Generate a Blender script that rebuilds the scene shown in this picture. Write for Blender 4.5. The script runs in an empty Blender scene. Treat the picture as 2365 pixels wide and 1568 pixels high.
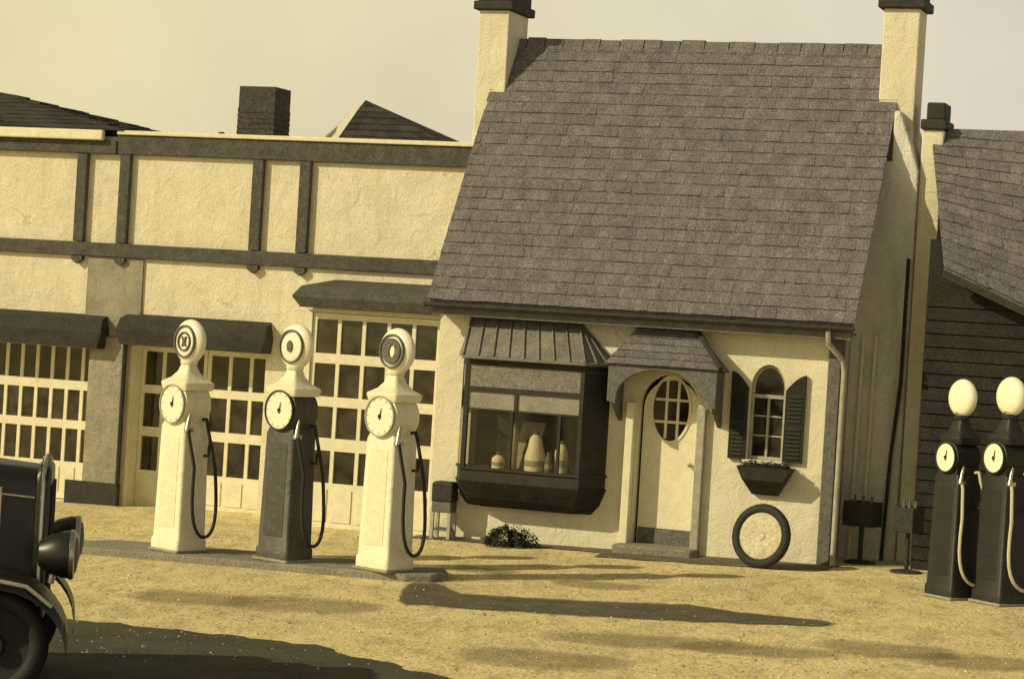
import bpy, bmesh, math, random
from mathutils import Vector, Matrix
random.seed(7)
S = bpy.context.scene
C = S.collection

# ------------------------------------------------------------------ camera
F_PX, W_PX, H_PX = 5460.0, 2365.0, 1568.0
ROLL, PITCH = math.radians(3.5), math.atan(50 / F_PX)
CAM = Vector((0, 0, 2.45))
cp, sp = math.cos(PITCH), math.sin(PITCH)
fw = Vector((0, cp, -sp)); up0 = Vector((0, sp, cp)); rt0 = Vector((1, 0, 0))
rt = rt0 * math.cos(ROLL) + up0 * math.sin(ROLL)
up = up0 * math.cos(ROLL) - rt0 * math.sin(ROLL)
cd = bpy.data.cameras.new("camera")
cam = bpy.data.objects.new("camera", cd); C.objects.link(cam)
cd.sensor_width = 36; cd.lens = 36 * F_PX / W_PX
cd.clip_start = 0.1; cd.clip_end = 2000
cam.matrix_world = Matrix(((rt.x, up.x, -fw.x, CAM.x), (rt.y, up.y, -fw.y, CAM.y), (rt.z, up.z, -fw.z, CAM.z), (0, 0, 0, 1)))
S.camera = cam

# ------------------------------------------------------------------ sky, sun, exposure
SUN_AZ, SUN_EL = math.radians(68), math.radians(31)      # sun stands to the left, a little behind the camera
tosun = Vector((-math.sin(SUN_AZ) * math.cos(SUN_EL), -math.cos(SUN_AZ) * math.cos(SUN_EL), math.sin(SUN_EL)))
sl = bpy.data.lights.new("sun", 'SUN'); sl.energy = 3.1; sl.angle = math.radians(0.6); sl.color = (1, .87, .54)
so = bpy.data.objects.new("sun", sl); C.objects.link(so); so.rotation_euler = tosun.to_track_quat('Z', 'Y').to_euler()
so.location = (-12, -4, 14)
w = bpy.data.worlds.new("World"); S.world = w; w.use_nodes = True
nt = w.node_tree; nt.nodes.clear()
out = nt.nodes.new('ShaderNodeOutputWorld'); bg = nt.nodes.new('ShaderNodeBackground')
sky = nt.nodes.new('ShaderNodeTexSky'); sky.sky_type = 'NISHITA'; sky.sun_disc = False
sky.sun_elevation = SUN_EL; sky.sun_rotation = math.atan2(tosun.x, tosun.y); sky.dust_density = 4; sky.air_density = 1
bw = nt.nodes.new('ShaderNodeRGBToBW')
tc = nt.nodes.new('ShaderNodeTexCoord'); sx = nt.nodes.new('ShaderNodeSeparateXYZ')
mr = nt.nodes.new('ShaderNodeMapRange'); mr.inputs[1].default_value = -.25; mr.inputs[2].default_value = .25
rp = nt.nodes.new('ShaderNodeValToRGB')
rp.color_ramp.elements[0].color = (1.0, .885, .50, 1); rp.color_ramp.elements[1].color = (.84, .77, .66, 1)
nz = nt.nodes.new('ShaderNodeTexNoise'); nz.inputs['Scale'].default_value = 9; nz.inputs['Detail'].default_value = 6
mn = nt.nodes.new('ShaderNodeMapRange'); mn.inputs[3].default_value = .80; mn.inputs[4].default_value = 1.16
m1 = nt.nodes.new('ShaderNodeMix'); m1.data_type = 'RGBA'; m1.blend_type = 'MULTIPLY'; m1.inputs[0].default_value = 1
m2 = nt.nodes.new('ShaderNodeVectorMath'); m2.operation = 'SCALE'
L = nt.links.new
L(sky.outputs[0], bw.inputs[0]); L(tc.outputs['Generated'], sx.inputs[0]); L(sx.outputs[0], mr.inputs[0]); L(mr.outputs[0], rp.inputs[0])
L(tc.outputs['Generated'], nz.inputs['Vector']); L(nz.outputs['Fac'], mn.inputs[0])
veil = nt.nodes.new('ShaderNodeMix'); veil.data_type = 'FLOAT'; veil.inputs[0].default_value = .8; veil.inputs[3].default_value = 8.6   # thin bright veil of high cloud
hz = nt.nodes.new('ShaderNodeMapRange'); hz.inputs[1].default_value = .14; hz.inputs[2].default_value = .55; hz.inputs[3].default_value = 8.3; hz.inputs[4].default_value = 2.0   # haze is brightest low down
L(sx.outputs[2], hz.inputs[0]); L(hz.outputs[0], veil.inputs[3])
L(bw.outputs[0], veil.inputs[2]); L(veil.outputs[0], m1.inputs[6]); L(rp.outputs[0], m1.inputs[7]); L(m1.outputs[2], m2.inputs[0]); L(mn.outputs[0], m2.inputs['Scale'])
L(m2.outputs[0], bg.inputs[0]); bg.inputs[1].default_value = .10; L(bg.outputs[0], out.inputs[0])
S.view_settings.view_transform = 'Standard'; S.view_settings.look = 'None'; S.view_settings.gamma = 1; S.view_settings.exposure = .22
S.view_settings.use_curve_mapping = False

# ------------------------------------------------------------------ survey helpers (real world positions of what the photo shows)
AL = math.radians(20); ca, sa = math.cos(AL), math.sin(AL); C0 = 24.54
def ray(px, py):
    dx, dy = px - W_PX / 2, py - H_PX / 2
    return fw * F_PX + rt * dx - up * dy
def on_facade(px, py, v):
    d = ray(px, py); t = (C0 + v) / (sa * d.x + ca * d.y); return CAM + d * t
_o = on_facade(1000, 960, 0); OX, OY = _o.x, _o.y
def FP(px, py, v=0):
    p = on_facade(px, py, v); return (ca * (p.x - OX) - sa * (p.y - OY), p.z)
def U(px, py, v=0): return FP(px, py, v)[0]
def Z(px, py, v=0): return FP(px, py, v)[1]
def world(u, v, z=0): return Vector((OX + ca * u + sa * v, OY - sa * u + ca * v, z))
def gz(x): return .022 * (max(-12., min(12., x)) - 1.13)
def GR(px, py, dz=0):
    d = ray(px, py); z = 0
    for i in range(30):
        t = (z + dz - CAM.z) / d.z; z = gz(CAM.x + t * d.x)
    return CAM + d * t

# ------------------------------------------------------------------ materials
MATS = {}
def mat(name, c1, c2=None, scale=6., rough=.85, bump=0., bscale=60., grain=0., metal=0., spec=.3, island=0., stain=None):
    if name in MATS: return MATS[name]
    m = bpy.data.materials.new(name); m.use_nodes = True; t = m.node_tree; n = t.nodes; l = t.links.new
    b = n['Principled BSDF']; b.inputs['Roughness'].default_value = rough; b.inputs['Metallic'].default_value = metal
    b.inputs['Specular IOR Level'].default_value = spec
    tcn = n.new('ShaderNodeTexCoord')
    c2 = c2 or tuple(x * .8 for x in c1)
    no = n.new('ShaderNodeTexNoise'); no.inputs['Scale'].default_value = scale; no.inputs['Detail'].default_value = 8; no.inputs['Roughness'].default_value = .65
    l(tcn.outputs['Object'], no.inputs['Vector'])
    cr = n.new('ShaderNodeValToRGB'); cr.color_ramp.elements[0].position = .3; cr.color_ramp.elements[1].position = .7
    cr.color_ramp.elements[0].color = (*c2, 1); cr.color_ramp.elements[1].color = (*c1, 1)
    l(no.outputs['Fac'], cr.inputs[0]); col = cr.outputs[0]
    def scaled(col, fac):
        s = n.new('ShaderNodeVectorMath'); s.operation = 'SCALE'; l(col, s.inputs[0]); l(fac, s.inputs['Scale']); return s.outputs[0]
    if grain:
        g = n.new('ShaderNodeTexNoise'); g.inputs['Scale'].default_value = bscale; g.inputs['Detail'].default_value = 3
        l(tcn.outputs['Object'], g.inputs['Vector'])
        r = n.new('ShaderNodeMapRange'); r.inputs[1].default_value = .3; r.inputs[2].default_value = .7
        r.inputs[3].default_value = 1 - grain; r.inputs[4].default_value = 1 + grain
        l(g.outputs['Fac'], r.inputs[0]); col = scaled(col, r.outputs[0])
    if island:
        g = n.new('ShaderNodeNewGeometry'); r = n.new('ShaderNodeMapRange'); r.inputs[3].default_value = 1 - island; r.inputs[4].default_value = 1 + island
        l(g.outputs['Random Per Island'], r.inputs[0]); col = scaled(col, r.outputs[0])
    if stain:      # streaky weathering with a shape of its own
        mp = n.new('ShaderNodeMapping'); mp.inputs['Scale'].default_value = (3.2, 3.2, .45); l(tcn.outputs['Object'], mp.inputs[0])
        g = n.new('ShaderNodeTexNoise'); g.inputs['Scale'].default_value = 1.6; g.inputs['Detail'].default_value = 6; l(mp.outputs[0], g.inputs['Vector'])
        r = n.new('ShaderNodeMapRange'); r.inputs[1].default_value = .50; r.inputs[2].default_value = .75; r.inputs[3].default_value = 1; r.inputs[4].default_value = 1 - stain
        l(g.outputs['Fac'], r.inputs[0]); col = scaled(col, r.outputs[0])
    if stain and 'stucco' in name or name.endswith('render'):      # hairline cracks
        ds = n.new('ShaderNodeTexNoise'); ds.inputs['Scale'].default_value = 3; ds.inputs['Detail'].default_value = 5; l(tcn.outputs['Object'], ds.inputs['Vector'])
        vm = n.new('ShaderNodeVectorMath'); vm.operation = 'MULTIPLY_ADD'; vm.inputs[1].default_value = (.5, .5, .5); l(ds.outputs['Color'], vm.inputs[0]); l(tcn.outputs['Object'], vm.inputs[2])
        vo = n.new('ShaderNodeTexVoronoi'); vo.feature = 'DISTANCE_TO_EDGE'; vo.inputs['Scale'].default_value = .9; l(vm.outputs[0], vo.inputs['Vector'])
        mk = n.new('ShaderNodeTexNoise'); mk.inputs['Scale'].default_value = 1.1; l(tcn.outputs['Object'], mk.inputs['Vector'])
        m_ = n.new('ShaderNodeMapRange'); m_.inputs[1].default_value = .56; m_.inputs[2].default_value = .64; m_.inputs[3].default_value = 0; m_.inputs[4].default_value = .007; l(mk.outputs['Fac'], m_.inputs[0])
        lt = n.new('ShaderNodeMath'); lt.operation = 'LESS_THAN'; l(vo.outputs['Distance'], lt.inputs[0]); l(m_.outputs[0], lt.inputs[1])
        r = n.new('ShaderNodeMapRange'); r.inputs[3].default_value = 1; r.inputs[4].default_value = .78; l(lt.outputs[0], r.inputs[0]); col = scaled(col, r.outputs[0])
    l(col, b.inputs['Base Color'])
    if bump and stain:
        bump2 = n.new('ShaderNodeTexNoise'); bump2.inputs['Scale'].default_value = 4.5; bump2.inputs['Detail'].default_value = 4; bump2.inputs['Distortion'].default_value = 1.2; l(tcn.outputs['Object'], bump2.inputs['Vector'])
    if bump:
        g = n.new('ShaderNodeTexNoise'); g.inputs['Scale'].default_value = bscale; g.inputs['Detail'].default_value = 5; l(tcn.outputs['Object'], g.inputs['Vector'])
        bp = n.new('ShaderNodeBump'); bp.inputs['Strength'].default_value = bump; bp.inputs['Distance'].default_value = .02
        l(g.outputs['Fac'], bp.inputs['Height']); l(bp.outputs[0], b.inputs['Normal'])
        if stain:
            b3 = n.new('ShaderNodeBump'); b3.inputs['Strength'].default_value = .35; b3.inputs['Distance'].default_value = .05
            l(bump2.outputs['Fac'], b3.inputs['Height']); l(b3.outputs[0], bp.inputs['Normal'])
    MATS[name] = m; return m
def glass(name, tint=(.75, .72, .62), base=.12):
    m = bpy.data.materials.new(name); m.use_nodes = True; t = m.node_tree; n = t.nodes; n.clear(); l = t.links.new
    o = n.new('ShaderNodeOutputMaterial'); tr = n.new('ShaderNodeBsdfTransparent'); tr.inputs[0].default_value = (*tint, 1)
    gl = n.new('ShaderNodeBsdfGlossy'); gl.inputs['Roughness'].default_value = .06; gl.inputs[0].default_value = (.9, .88, .8, 1)
    tcn = n.new('ShaderNodeTexCoord'); no = n.new('ShaderNodeTexNoise'); no.inputs['Scale'].default_value = 5; no.inputs['Detail'].default_value = 5
    l(tcn.outputs['Object'], no.inputs['Vector'])
    df = n.new('ShaderNodeBsdfDiffuse'); df.inputs[0].default_value = (.22, .20, .16, 1)
    mr_ = n.new('ShaderNodeMapRange'); mr_.inputs[1].default_value = .35; mr_.inputs[2].default_value = .75; mr_.inputs[3].default_value = .03; mr_.inputs[4].default_value = base * 2
    l(no.outputs['Fac'], mr_.inputs[0])
    a = n.new('ShaderNodeMixShader'); l(mr_.outputs[0], a.inputs[0]); l(tr.outputs[0], a.inputs[1]); l(df.outputs[0], a.inputs[2])
    lw = n.new('ShaderNodeLayerWeight'); pw = n.new('ShaderNodeMath'); pw.operation = 'POWER'; pw.inputs[1].default_value = 4.; l(lw.outputs['Facing'], pw.inputs[0])
    fr = n.new('ShaderNodeMath'); fr.operation = 'MULTIPLY_ADD'; fr.inputs[1].default_value = .9; fr.inputs[2].default_value = .045; l(pw.outputs[0], fr.inputs[0])
    x = n.new('ShaderNodeMixShader'); l(fr.outputs[0], x.inputs[0]); l(a.outputs[0], x.inputs[1]); l(gl.outputs[0], x.inputs[2]); l(x.outputs[0], o.inputs[0])
    return m

STUCCO = mat('cream_stucco', (.74, .69, .54), (.62, .57, .42), 2.2, .95, .5, 55, .16, stain=.16)
STUCCO2 = mat('cottage_stucco', (.76, .71, .56), (.66, .61, .47), 2.6, .95, .5, 60, .14, stain=.12)
CEMENT_AND_SHADE = mat('cement_and_shade_render', (.36, .33, .26), (.25, .23, .18), 3.5, .95, .5, 50, .22, stain=.25)  # pump bases, and shade put in as colour between the garage doors
TIMBER = mat('dark_stained_timber', (.105, .098, .088), (.055, .05, .045), 7, .8, .4, 45, .35)
TRIM = mat('weathered_grey_trim', (.165, .155, .15), (.10, .095, .09), 9, .8, .3, 50, .3)
DKTRIM = mat('near_black_trim', (.045, .042, .038), (.025, .023, .02), 9, .75, .2, 50, .3)
WHITE = mat('cream_paint', (.80, .75, .58), (.66, .61, .45), 8, .6, .15, 70, .12)
GREYWH = mat('greyed_paint', (.42, .40, .33), (.30, .28, .23), 8, .7, .2, 70, .2)
SHINGLE = mat('grey_wood_shingle', (.185, .167, .180), (.120, .108, .117), 6, .9, .5, 60, .55, island=.09, stain=.2)
TAR = mat('dark_tarred_shingle', (.05, .048, .043), (.028, .026, .023), 6, .9, .4, 60, .4, island=.3)
SUNLIT_TONE = mat('painted_sunlit_tone', (.62, .59, .50), (.46, .43, .35), 5, .5, .1, 40, .1)
BRICK = mat('sooty_brick', (.085, .075, .068), (.045, .04, .036), 12, .9, .5, 40, .45)
INSIDE = mat('dim_interior', (.04, .036, .030), (.02, .018, .016), 3, .95)
WOODWALL = mat('dark_boarding', (.033, .030, .027), (.016, .015, .014), 5, .9, .5, 40, .4)
SHUT = mat('black_green_paint', (.02, .021, .016), (.012, .012, .010), 8, .6, .15, 60, .3)
SEAM = mat('grey_seamed_metal', (.25, .235, .21), (.12, .112, .10), 4, .55, .2, 40, .25)
GLASS = glass('window_glass')
SHOPGLASS = glass('shop_glass', (.85, .82, .74), .05)
RUBBER = mat('black_rubber', (.03, .029, .027), (.02, .019, .018), 20, .7, .2, 80, .2)
BLACKP = mat('black_enamel', (.014, .013, .011), (.009, .009, .008), 3, .38, 0, 50, .2, spec=.5)
CHROME = mat('dull_nickel', (.55, .52, .44), (.42, .40, .33), 15, .32, .05, 60, .1, metal=1)
PUMPW = mat('cream_enamel', (.82, .77, .58), (.72, .66, .48), 5, .45, .05, 60, .10, stain=.10)
PUMPD = mat('dark_enamel', (.095, .088, .078), (.06, .055, .05), 5, .5, .05, 60, .3, stain=.2)
PUMPB = mat('blackish_enamel', (.030, .028, .025), (.018, .017, .015), 5, .5, .05, 60, .3)
OPAL = mat('opal_glass', (.86, .82, .66), (.80, .75, .58), 12, .3, 0, 50, .06)
EMB = mat('emblem_grey', (.16, .15, .13), (.09, .085, .075), 30, .5, 0, 60, .3)
LEAF = mat('dull_leaf', (.06, .062, .035), (.03, .032, .02), 9, .8, 0, 50, .3, island=.5)
HOSEL = mat('pale_hose', (.60, .56, .42), (.48, .45, .34), 30, .7, .1, 90, .1)
CEMENTL = mat('pale_cement_render', (.76, .735, .68), (.55, .53, .49), 3, .95, .5, 50, .2, stain=.35)
STONE = mat('worn_stone', (.27, .255, .205), (.18, .17, .14), 5, .95, .5, 40, .25)

# ------------------------------------------------------------------ mesh builder
class MB:
    def __init__(s): s.v = []; s.f = []
    def poly(s, pts):
        k = len(s.v); s.v += [tuple(p) for p in pts]; s.f.append(tuple(range(k, k + len(pts))))
    def hexa(s, p):
        k = len(s.v); s.v += [tuple(q) for q in p]
        for q in ((0, 3, 2, 1), (4, 5, 6, 7), (0, 1, 5, 4), (1, 2, 6, 5), (2, 3, 7, 6), (3, 0, 4, 7)): s.f.append(tuple(k + i for i in q))
    def box(s, x0, x1, y0, y1, z0, z1):
        s.hexa([(x0, y0, z0), (x1, y0, z0), (x1, y1, z0), (x0, y1, z0), (x0, y0, z1), (x1, y0, z1), (x1, y1, z1), (x0, y1, z1)])
    def prism(s, poly, a, b, axis='y'):          # poly: 2-D outline, extruded from a to b along axis
        n = len(poly); k = len(s.v)
        def P(p, d): return (p[0], d, p[1]) if axis == 'y' else (d, p[0], p[1]) if axis == 'x' else (p[0], p[1], d)
        s.v += [P(p, a) for p in poly] + [P(p, b) for p in poly]
        s.f.append(tuple(range(k, k + n))); s.f.append(tuple(range(k + 2 * n - 1, k + n - 1, -1)))
        for i in range(n): j = (i + 1) % n; s.f.append((k + i, k + n + i, k + n + j, k + j))
    def loft(s, rings, close=True, cap=True):
        k = len(s.v); n = len(rings[0])
        for r in rings: s.v += [tuple(p) for p in r]
        for i in range(len(rings) - 1):
            for j in range(n if close else n - 1):
                q = (j + 1) % n; s.f.append((k + i * n + j, k + i * n + q, k + (i + 1) * n + q, k + (i + 1) * n + j))
        if cap:
            s.f.append(tuple(range(k + n - 1, k - 1, -1))); e = k + (len(rings) - 1) * n; s.f.append(tuple(range(e, e + n)))
    def tube(s, pts, r, n=8, r1=None):
        pts = [Vector(p) for p in pts]; rings = []; prev = None
        for i, p in enumerate(pts):
            d = (pts[min(i + 1, len(pts) - 1)] - pts[max(i - 1, 0)]).normalized()
            a = prev if prev is not None else (Vector((0, 0, 1)) if abs(d.z) < .9 else Vector((1, 0, 0)))
            x = (a - d * a.dot(d)).normalized(); y = d.cross(x); prev = x
            rr = r if r1 is None else r + (r1 - r) * i / (len(pts) - 1)
            rings.append([p + (x * math.cos(2 * math.pi * j / n) + y * math.sin(2 * math.pi * j / n)) * rr for j in range(n)])
        s.loft(rings)
    def lathe(s, prof, o=(0, 0, 0), axis='z', n=24, sx=1., sy=1.):   # prof: (radius, height)
        rings = []
        for r, h in prof:
            ring = []
            for j in range(n):
                a = 2 * math.pi * j / n; c, d = math.cos(a) * r * sx, math.sin(a) * r * sy
                p = (c, d, h) if axis == 'z' else (c, h, d) if axis == 'y' else (h, c, d)
                ring.append((o[0] + p[0], o[1] + p[1], o[2] + p[2]))
            rings.append(ring)
        s.loft(rings)
    def slab(s, outer, holes, y0, y1):           # wall in the x-z plane with openings
        bm = bmesh.new()
        loops = [outer] + holes
        for y in (y0, y1):
            b2 = bmesh.new()
            for lp in loops:
                vs = [b2.verts.new((p[0], y, p[1])) for p in lp]
                for i in range(len(vs)): b2.edges.new((vs[i], vs[(i + 1) % len(vs)]))
            bmesh.ops.triangle_fill(b2, edges=b2.edges[:], use_beauty=True)
            b2.verts.index_update()
            k = len(s.v); s.v += [tuple(q.co) for q in b2.verts]
            for f in b2.faces: s.f.append(tuple(k + q.index for q in f.verts))
            b2.free()
        bm.free()
        for lp in loops:
            for i in range(len(lp)):
                p, q = lp[i], lp[(i + 1) % len(lp)]
                s.poly([(p[0], y0, p[1]), (q[0], y0, q[1]), (q[0], y1, q[1]), (p[0], y1, p[1])])
    def shingles(s, A, B, Cc, D, n, wid, th=.02, jit=.012):     # A,B eave left/right; D,Cc top left/right
        A, B, Cc, D = map(Vector, (A, B, Cc, D)); N = (B - A).cross(D - A).normalized()
        P = lambda a, t: (A + (B - A) * a) * (1 - t) + (D + (Cc - D) * a) * t
        for i in range(n):
            t0 = i / n; t1 = min(1, (i + 1.25) / n); ln = (P(1, t0) - P(0, t0)).length
            a = -random.random() * wid / ln * .6
            while a < 1:
                da = wid * random.uniform(.6, 1.35) / ln; a0, a1 = max(a, 0), min(a + da * .985, 1); a += da
                if 1 - a1 < .02: a1 = 1; a = 1
                if a1 - a0 < .004: continue
                dt = random.uniform(-jit, jit); h = th * random.uniform(.7, 1.35)
                lo0, lo1, hi1, hi0 = P(a0, t0 + dt / 2), P(a1, t0 + dt / 2), P(a1, t1), P(a0, t1)
                s.hexa([lo0, lo1, hi1, hi0, lo0 + N * h, lo1 + N * h, hi1 + N * .003, hi0 + N * .003])
    def build(s, name, m, parent=None, smooth=False, bevel=0., merge=True):
        me = bpy.data.meshes.new(name); me.from_pydata(s.v, [], s.f)
        bm = bmesh.new(); bm.from_mesh(me)
        if merge: bmesh.ops.remove_doubles(bm, verts=bm.verts[:], dist=1e-5)
        bmesh.ops.recalc_face_normals(bm, faces=bm.faces[:]); bm.to_mesh(me); bm.free()
        me.materials.append(m)
        if smooth:
            me.polygons.foreach_set('use_smooth', [True] * len(me.polygons)); me.set_sharp_from_angle(angle=math.radians(38))
        o = bpy.data.objects.new(name, me); C.objects.link(o)
        if parent: o.parent = parent
        if bevel:
            b = o.modifiers.new('bevel', 'BEVEL'); b.width = bevel; b.segments = 2; b.limit_method = 'ANGLE'; b.angle_limit = math.radians(40)
        return o
def arc(cx, cz, rx, rz, a0, a1, n=14):
    return [(cx + rx * math.cos(math.radians(a0 + (a1 - a0) * i / n)), cz + rz * math.sin(math.radians(a0 + (a1 - a0) * i / n))) for i in range(n + 1)]
def tag(o, label, cat, group=None):
    o['label'] = label; o['category'] = cat
    if group: o['group'] = group
    return o
def thing(name, label, cat, loc=(0, 0, 0), rz=0., group=None):
    o = bpy.data.objects.new(name, None); C.objects.link(o); o.location = loc; o.rotation_euler = (0, 0, rz); o.empty_display_size = .2
    return tag(o, label, cat, group)
def struct(o, kind='structure'): o['kind'] = kind; return o

# ------------------------------------------------------------------ ground, road, strips
def sheet(name, outline, m, dz, sub=.35, ragged=.0):
    pts = []
    for i in range(len(outline)):
        p, q = Vector(outline[i][:2]), Vector(outline[(i + 1) % len(outline)][:2]); k = max(1, int((q - p).length / sub))
        for j in range(k):
            r = p.lerp(q, j / k)
            if ragged: r += Vector((random.uniform(-1, 1), random.uniform(-1, 1))) * ragged
            pts.append(r)
    bm = bmesh.new(); vs = [bm.verts.new((p.x, p.y, gz(p.x) + dz)) for p in pts]
    f = bm.faces.new(vs); bmesh.ops.recalc_face_normals(bm, faces=[f])
    if f.normal.z < 0: f.normal_flip()
    bmesh.ops.triangulate(bm, faces=[f])
    me = bpy.data.meshes.new(name); bm.to_mesh(me); bm.free(); me.materials.append(m)
    o = bpy.data.objects.new(name, me); C.objects.link(o); return struct(o)
def ground_material():
    m = mat('packed_gravel', (.80, .68, .36), (.66, .56, .29), 1.1, 1, .5, 38, .28)
    t = m.node_tree; n = t.nodes; l = t.links.new; b = n['Principled BSDF']
    src = b.inputs['Base Color'].links[0].from_socket; tcn = n.new('ShaderNodeTexCoord')
    for sc, lo, hi, dk in ((3.2, .47, .70, .68), (9., .50, .70, .66), (.5, .42, .7, .84), (34., .5, .64, .62)):
        mp = n.new('ShaderNodeMapping'); mp.inputs['Scale'].default_value = (1, .38, 1); mp.inputs['Rotation'].default_value = (0, 0, .12); l(tcn.outputs['Object'], mp.inputs[0])
        g = n.new('ShaderNodeTexNoise'); g.inputs['Scale'].default_value = sc; g.inputs['Detail'].default_value = 7; g.inputs['Roughness'].default_value = .7; l(mp.outputs[0], g.inputs['Vector'])
        r = n.new('ShaderNodeMapRange'); r.inputs[1].default_value = lo; r.inputs[2].default_value = hi; r.inputs[3].default_value = 1; r.inputs[4].default_value = dk; l(g.outputs['Fac'], r.inputs[0])
        s = n.new('ShaderNodeVectorMath'); s.operation = 'SCALE'; l(src, s.inputs[0]); l(r.outputs[0], s.inputs['Scale']); src = s.outputs[0]
    l(src, b.inputs['Base Color']); return m
GROUND = ground_material()
g = MB(); xs = [-300, -12, 12, 300]; ys = [-120, 400]
for i in range(3): g.poly([(xs[i], ys[0], gz(xs[i])), (xs[i + 1], ys[0], gz(xs[i + 1])), (xs[i + 1], ys[1], gz(xs[i + 1])), (xs[i], ys[1], gz(xs[i]))])
struct(g.build('ground', GROUND))
ASPH = mat('dark_asphalt', (.085, .078, .055), (.045, .042, .032), 2.5, .95, .6, 45, .4)
DARKGRAVEL = mat('darkened_gravel', (.17, .15, .105), (.085, .076, .055), 3.5, .95, .6, 45, .4)
STAINM = mat('stained_gravel', (.42, .35, .19), (.25, .21, .125), 5, 1, .8, 38, .35)
a_, b_ = GR(110, 1424), GR(1030, 1566); d_ = (b_ - a_).normalized(); n_ = Vector((-d_.y, d_.x, 0)) * -1
if n_.y > 0: n_ = -n_
pA, pB = a_ - d_ * 8.0, b_ + d_ * 9.5
sheet('road', [pA, a_, GR(420, 1455), GR(720, 1490), b_, pB, pB + n_ * 6, pA + n_ * 6], ASPH, .004, .12, .05)
sheet('wall_foot_strip', [world(-.1, -.34), world(2.2, -.40), world(2.3, -.9), world(4.6, -.72), world(4.7, .05), world(2.2, .05), world(-.1, .05)], DARKGRAVEL, .008, .25, .04)  # darker ground strip along the foot of the front wall

def soft_strip(name, centre, m, dz, cuts=10):
    # centre: (x, y, half width); fades out at its ragged edges through the 'edge' attribute
    P = [];
    for i in range(len(centre) - 1):
        for k in range(cuts): t = k / cuts; P.append([centre[i][j] * (1 - t) + centre[i + 1][j] * t for j in range(3)])
    P.append(list(centre[-1])); vs, fs, ed = [], [], []; N_ = len(P); K = 7
    for i, (x, y, hw) in enumerate(P):
        q0, q1 = P[max(i - 1, 0)], P[min(i + 1, N_ - 1)]; nrm = Vector((0, 1, 0))
        for k in range(K):
            a = -1 + 2 * k / (K - 1); p = Vector((x, y, 0)) + nrm * a * hw; vs.append((p.x, p.y, gz(p.x) + dz))
            ed.append(min(1, (1 - abs(a)) * 1.6) * min(1, i / 4, (N_ - 1 - i) / 4))
    for i in range(N_ - 1):
        for k in range(K - 1): fs.append((i * K + k, i * K + k + 1, (i + 1) * K + k + 1, (i + 1) * K + k))
    me = bpy.data.meshes.new(name); me.from_pydata(vs, [], fs); at = me.attributes.new('edge', 'FLOAT', 'POINT'); at.data.foreach_set('value', ed)
    me.materials.append(m); o = bpy.data.objects.new(name, me); C.objects.link(o)
    if me.polygons[0].normal.z < 0: me.flip_normals()
    return struct(o)
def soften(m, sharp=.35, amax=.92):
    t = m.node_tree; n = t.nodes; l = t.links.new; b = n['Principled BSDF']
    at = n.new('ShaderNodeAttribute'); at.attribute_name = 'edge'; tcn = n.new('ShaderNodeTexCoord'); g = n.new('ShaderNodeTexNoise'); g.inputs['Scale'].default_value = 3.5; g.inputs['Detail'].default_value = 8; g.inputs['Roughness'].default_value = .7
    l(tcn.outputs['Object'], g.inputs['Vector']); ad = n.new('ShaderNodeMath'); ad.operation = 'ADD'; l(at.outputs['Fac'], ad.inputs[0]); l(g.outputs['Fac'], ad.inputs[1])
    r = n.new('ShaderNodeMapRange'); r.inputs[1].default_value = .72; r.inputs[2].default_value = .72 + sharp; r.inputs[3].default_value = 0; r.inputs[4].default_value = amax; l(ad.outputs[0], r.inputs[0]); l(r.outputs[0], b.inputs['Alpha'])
BANDM = mat('dark_band_gravel', (.15, .13, .09), (.07, .063, .046), 3.5, .95, .6, 45, .4)
soften(STAINM, .6, .45); soften(BANDM, .3, .95)
for cx_, cy_, rx_, ry_ in ((1380, 1350, .55, .5), (1120, 1316, .4, .4), (700, 1395, .8, .8), (1500, 1480, 1.0, .6), (2050, 1500, .7, .7), (1750, 1500, .8, .5), (1250, 1520, .8, .7), (450, 1380, .7, .7), (2300, 1530, .9, .6)):
    p_ = GR(cx_, cy_); soft_strip('oil_stain', [(p_.x - rx_, p_.y + .1, ry_ * .5), (p_.x - rx_ * .3, p_.y, ry_), (p_.x + rx_ * .4, p_.y - .1, ry_ * .8), (p_.x + rx_, p_.y - .05, ry_ * .4)], STAINM, .004, 6)
def px_strip(name, pts, m, dz):
    c = []
    for x, yt, yb in pts: p, q_ = GR(x, yt), GR(x, yb); c.append(((p.x + q_.x) / 2, (p.y + q_.y) / 2, abs(p.y - q_.y) / 2))
    soft_strip(name, c, m, dz)
px_strip('gutter', [(915, 1338, 1408), (1000, 1340, 1406), (1060, 1368, 1410), (1400, 1386, 1430), (1600, 1392, 1442), (1720, 1412, 1444), (1960, 1438, 1450)], BANDM, .008)  # flat, darker band on the gravel; no channel is modelled
m = MB()
for i in range(4200):
    x_, y_ = random.uniform(-5.6, 5.4), random.uniform(16.2, 26.5); s_ = random.uniform(.005, .016) * (1.5 if random.random() < .06 else 1); z_ = gz(x_); a = random.uniform(0, 6.28)
    b3 = [(x_ + s_ * random.uniform(.7, 1.3) * math.cos(a + k * 1.571), y_ + s_ * random.uniform(.7, 1.3) * math.sin(a + k * 1.571), z_ + .001) for k in range(4)]
    tp = (x_ + random.uniform(-.3, .3) * s_, y_ + random.uniform(-.3, .3) * s_, z_ + s_ * random.uniform(.6, 1.1))
    for k in range(4): m.poly([b3[k], b3[(k + 1) % 4], tp])
gr = m.build('gravel', mat('loose_stone', (.55, .48, .31), (.36, .31, .20), 9, .95, 0, 50, .3, island=.45)); gr['kind'] = 'stuff'
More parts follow.
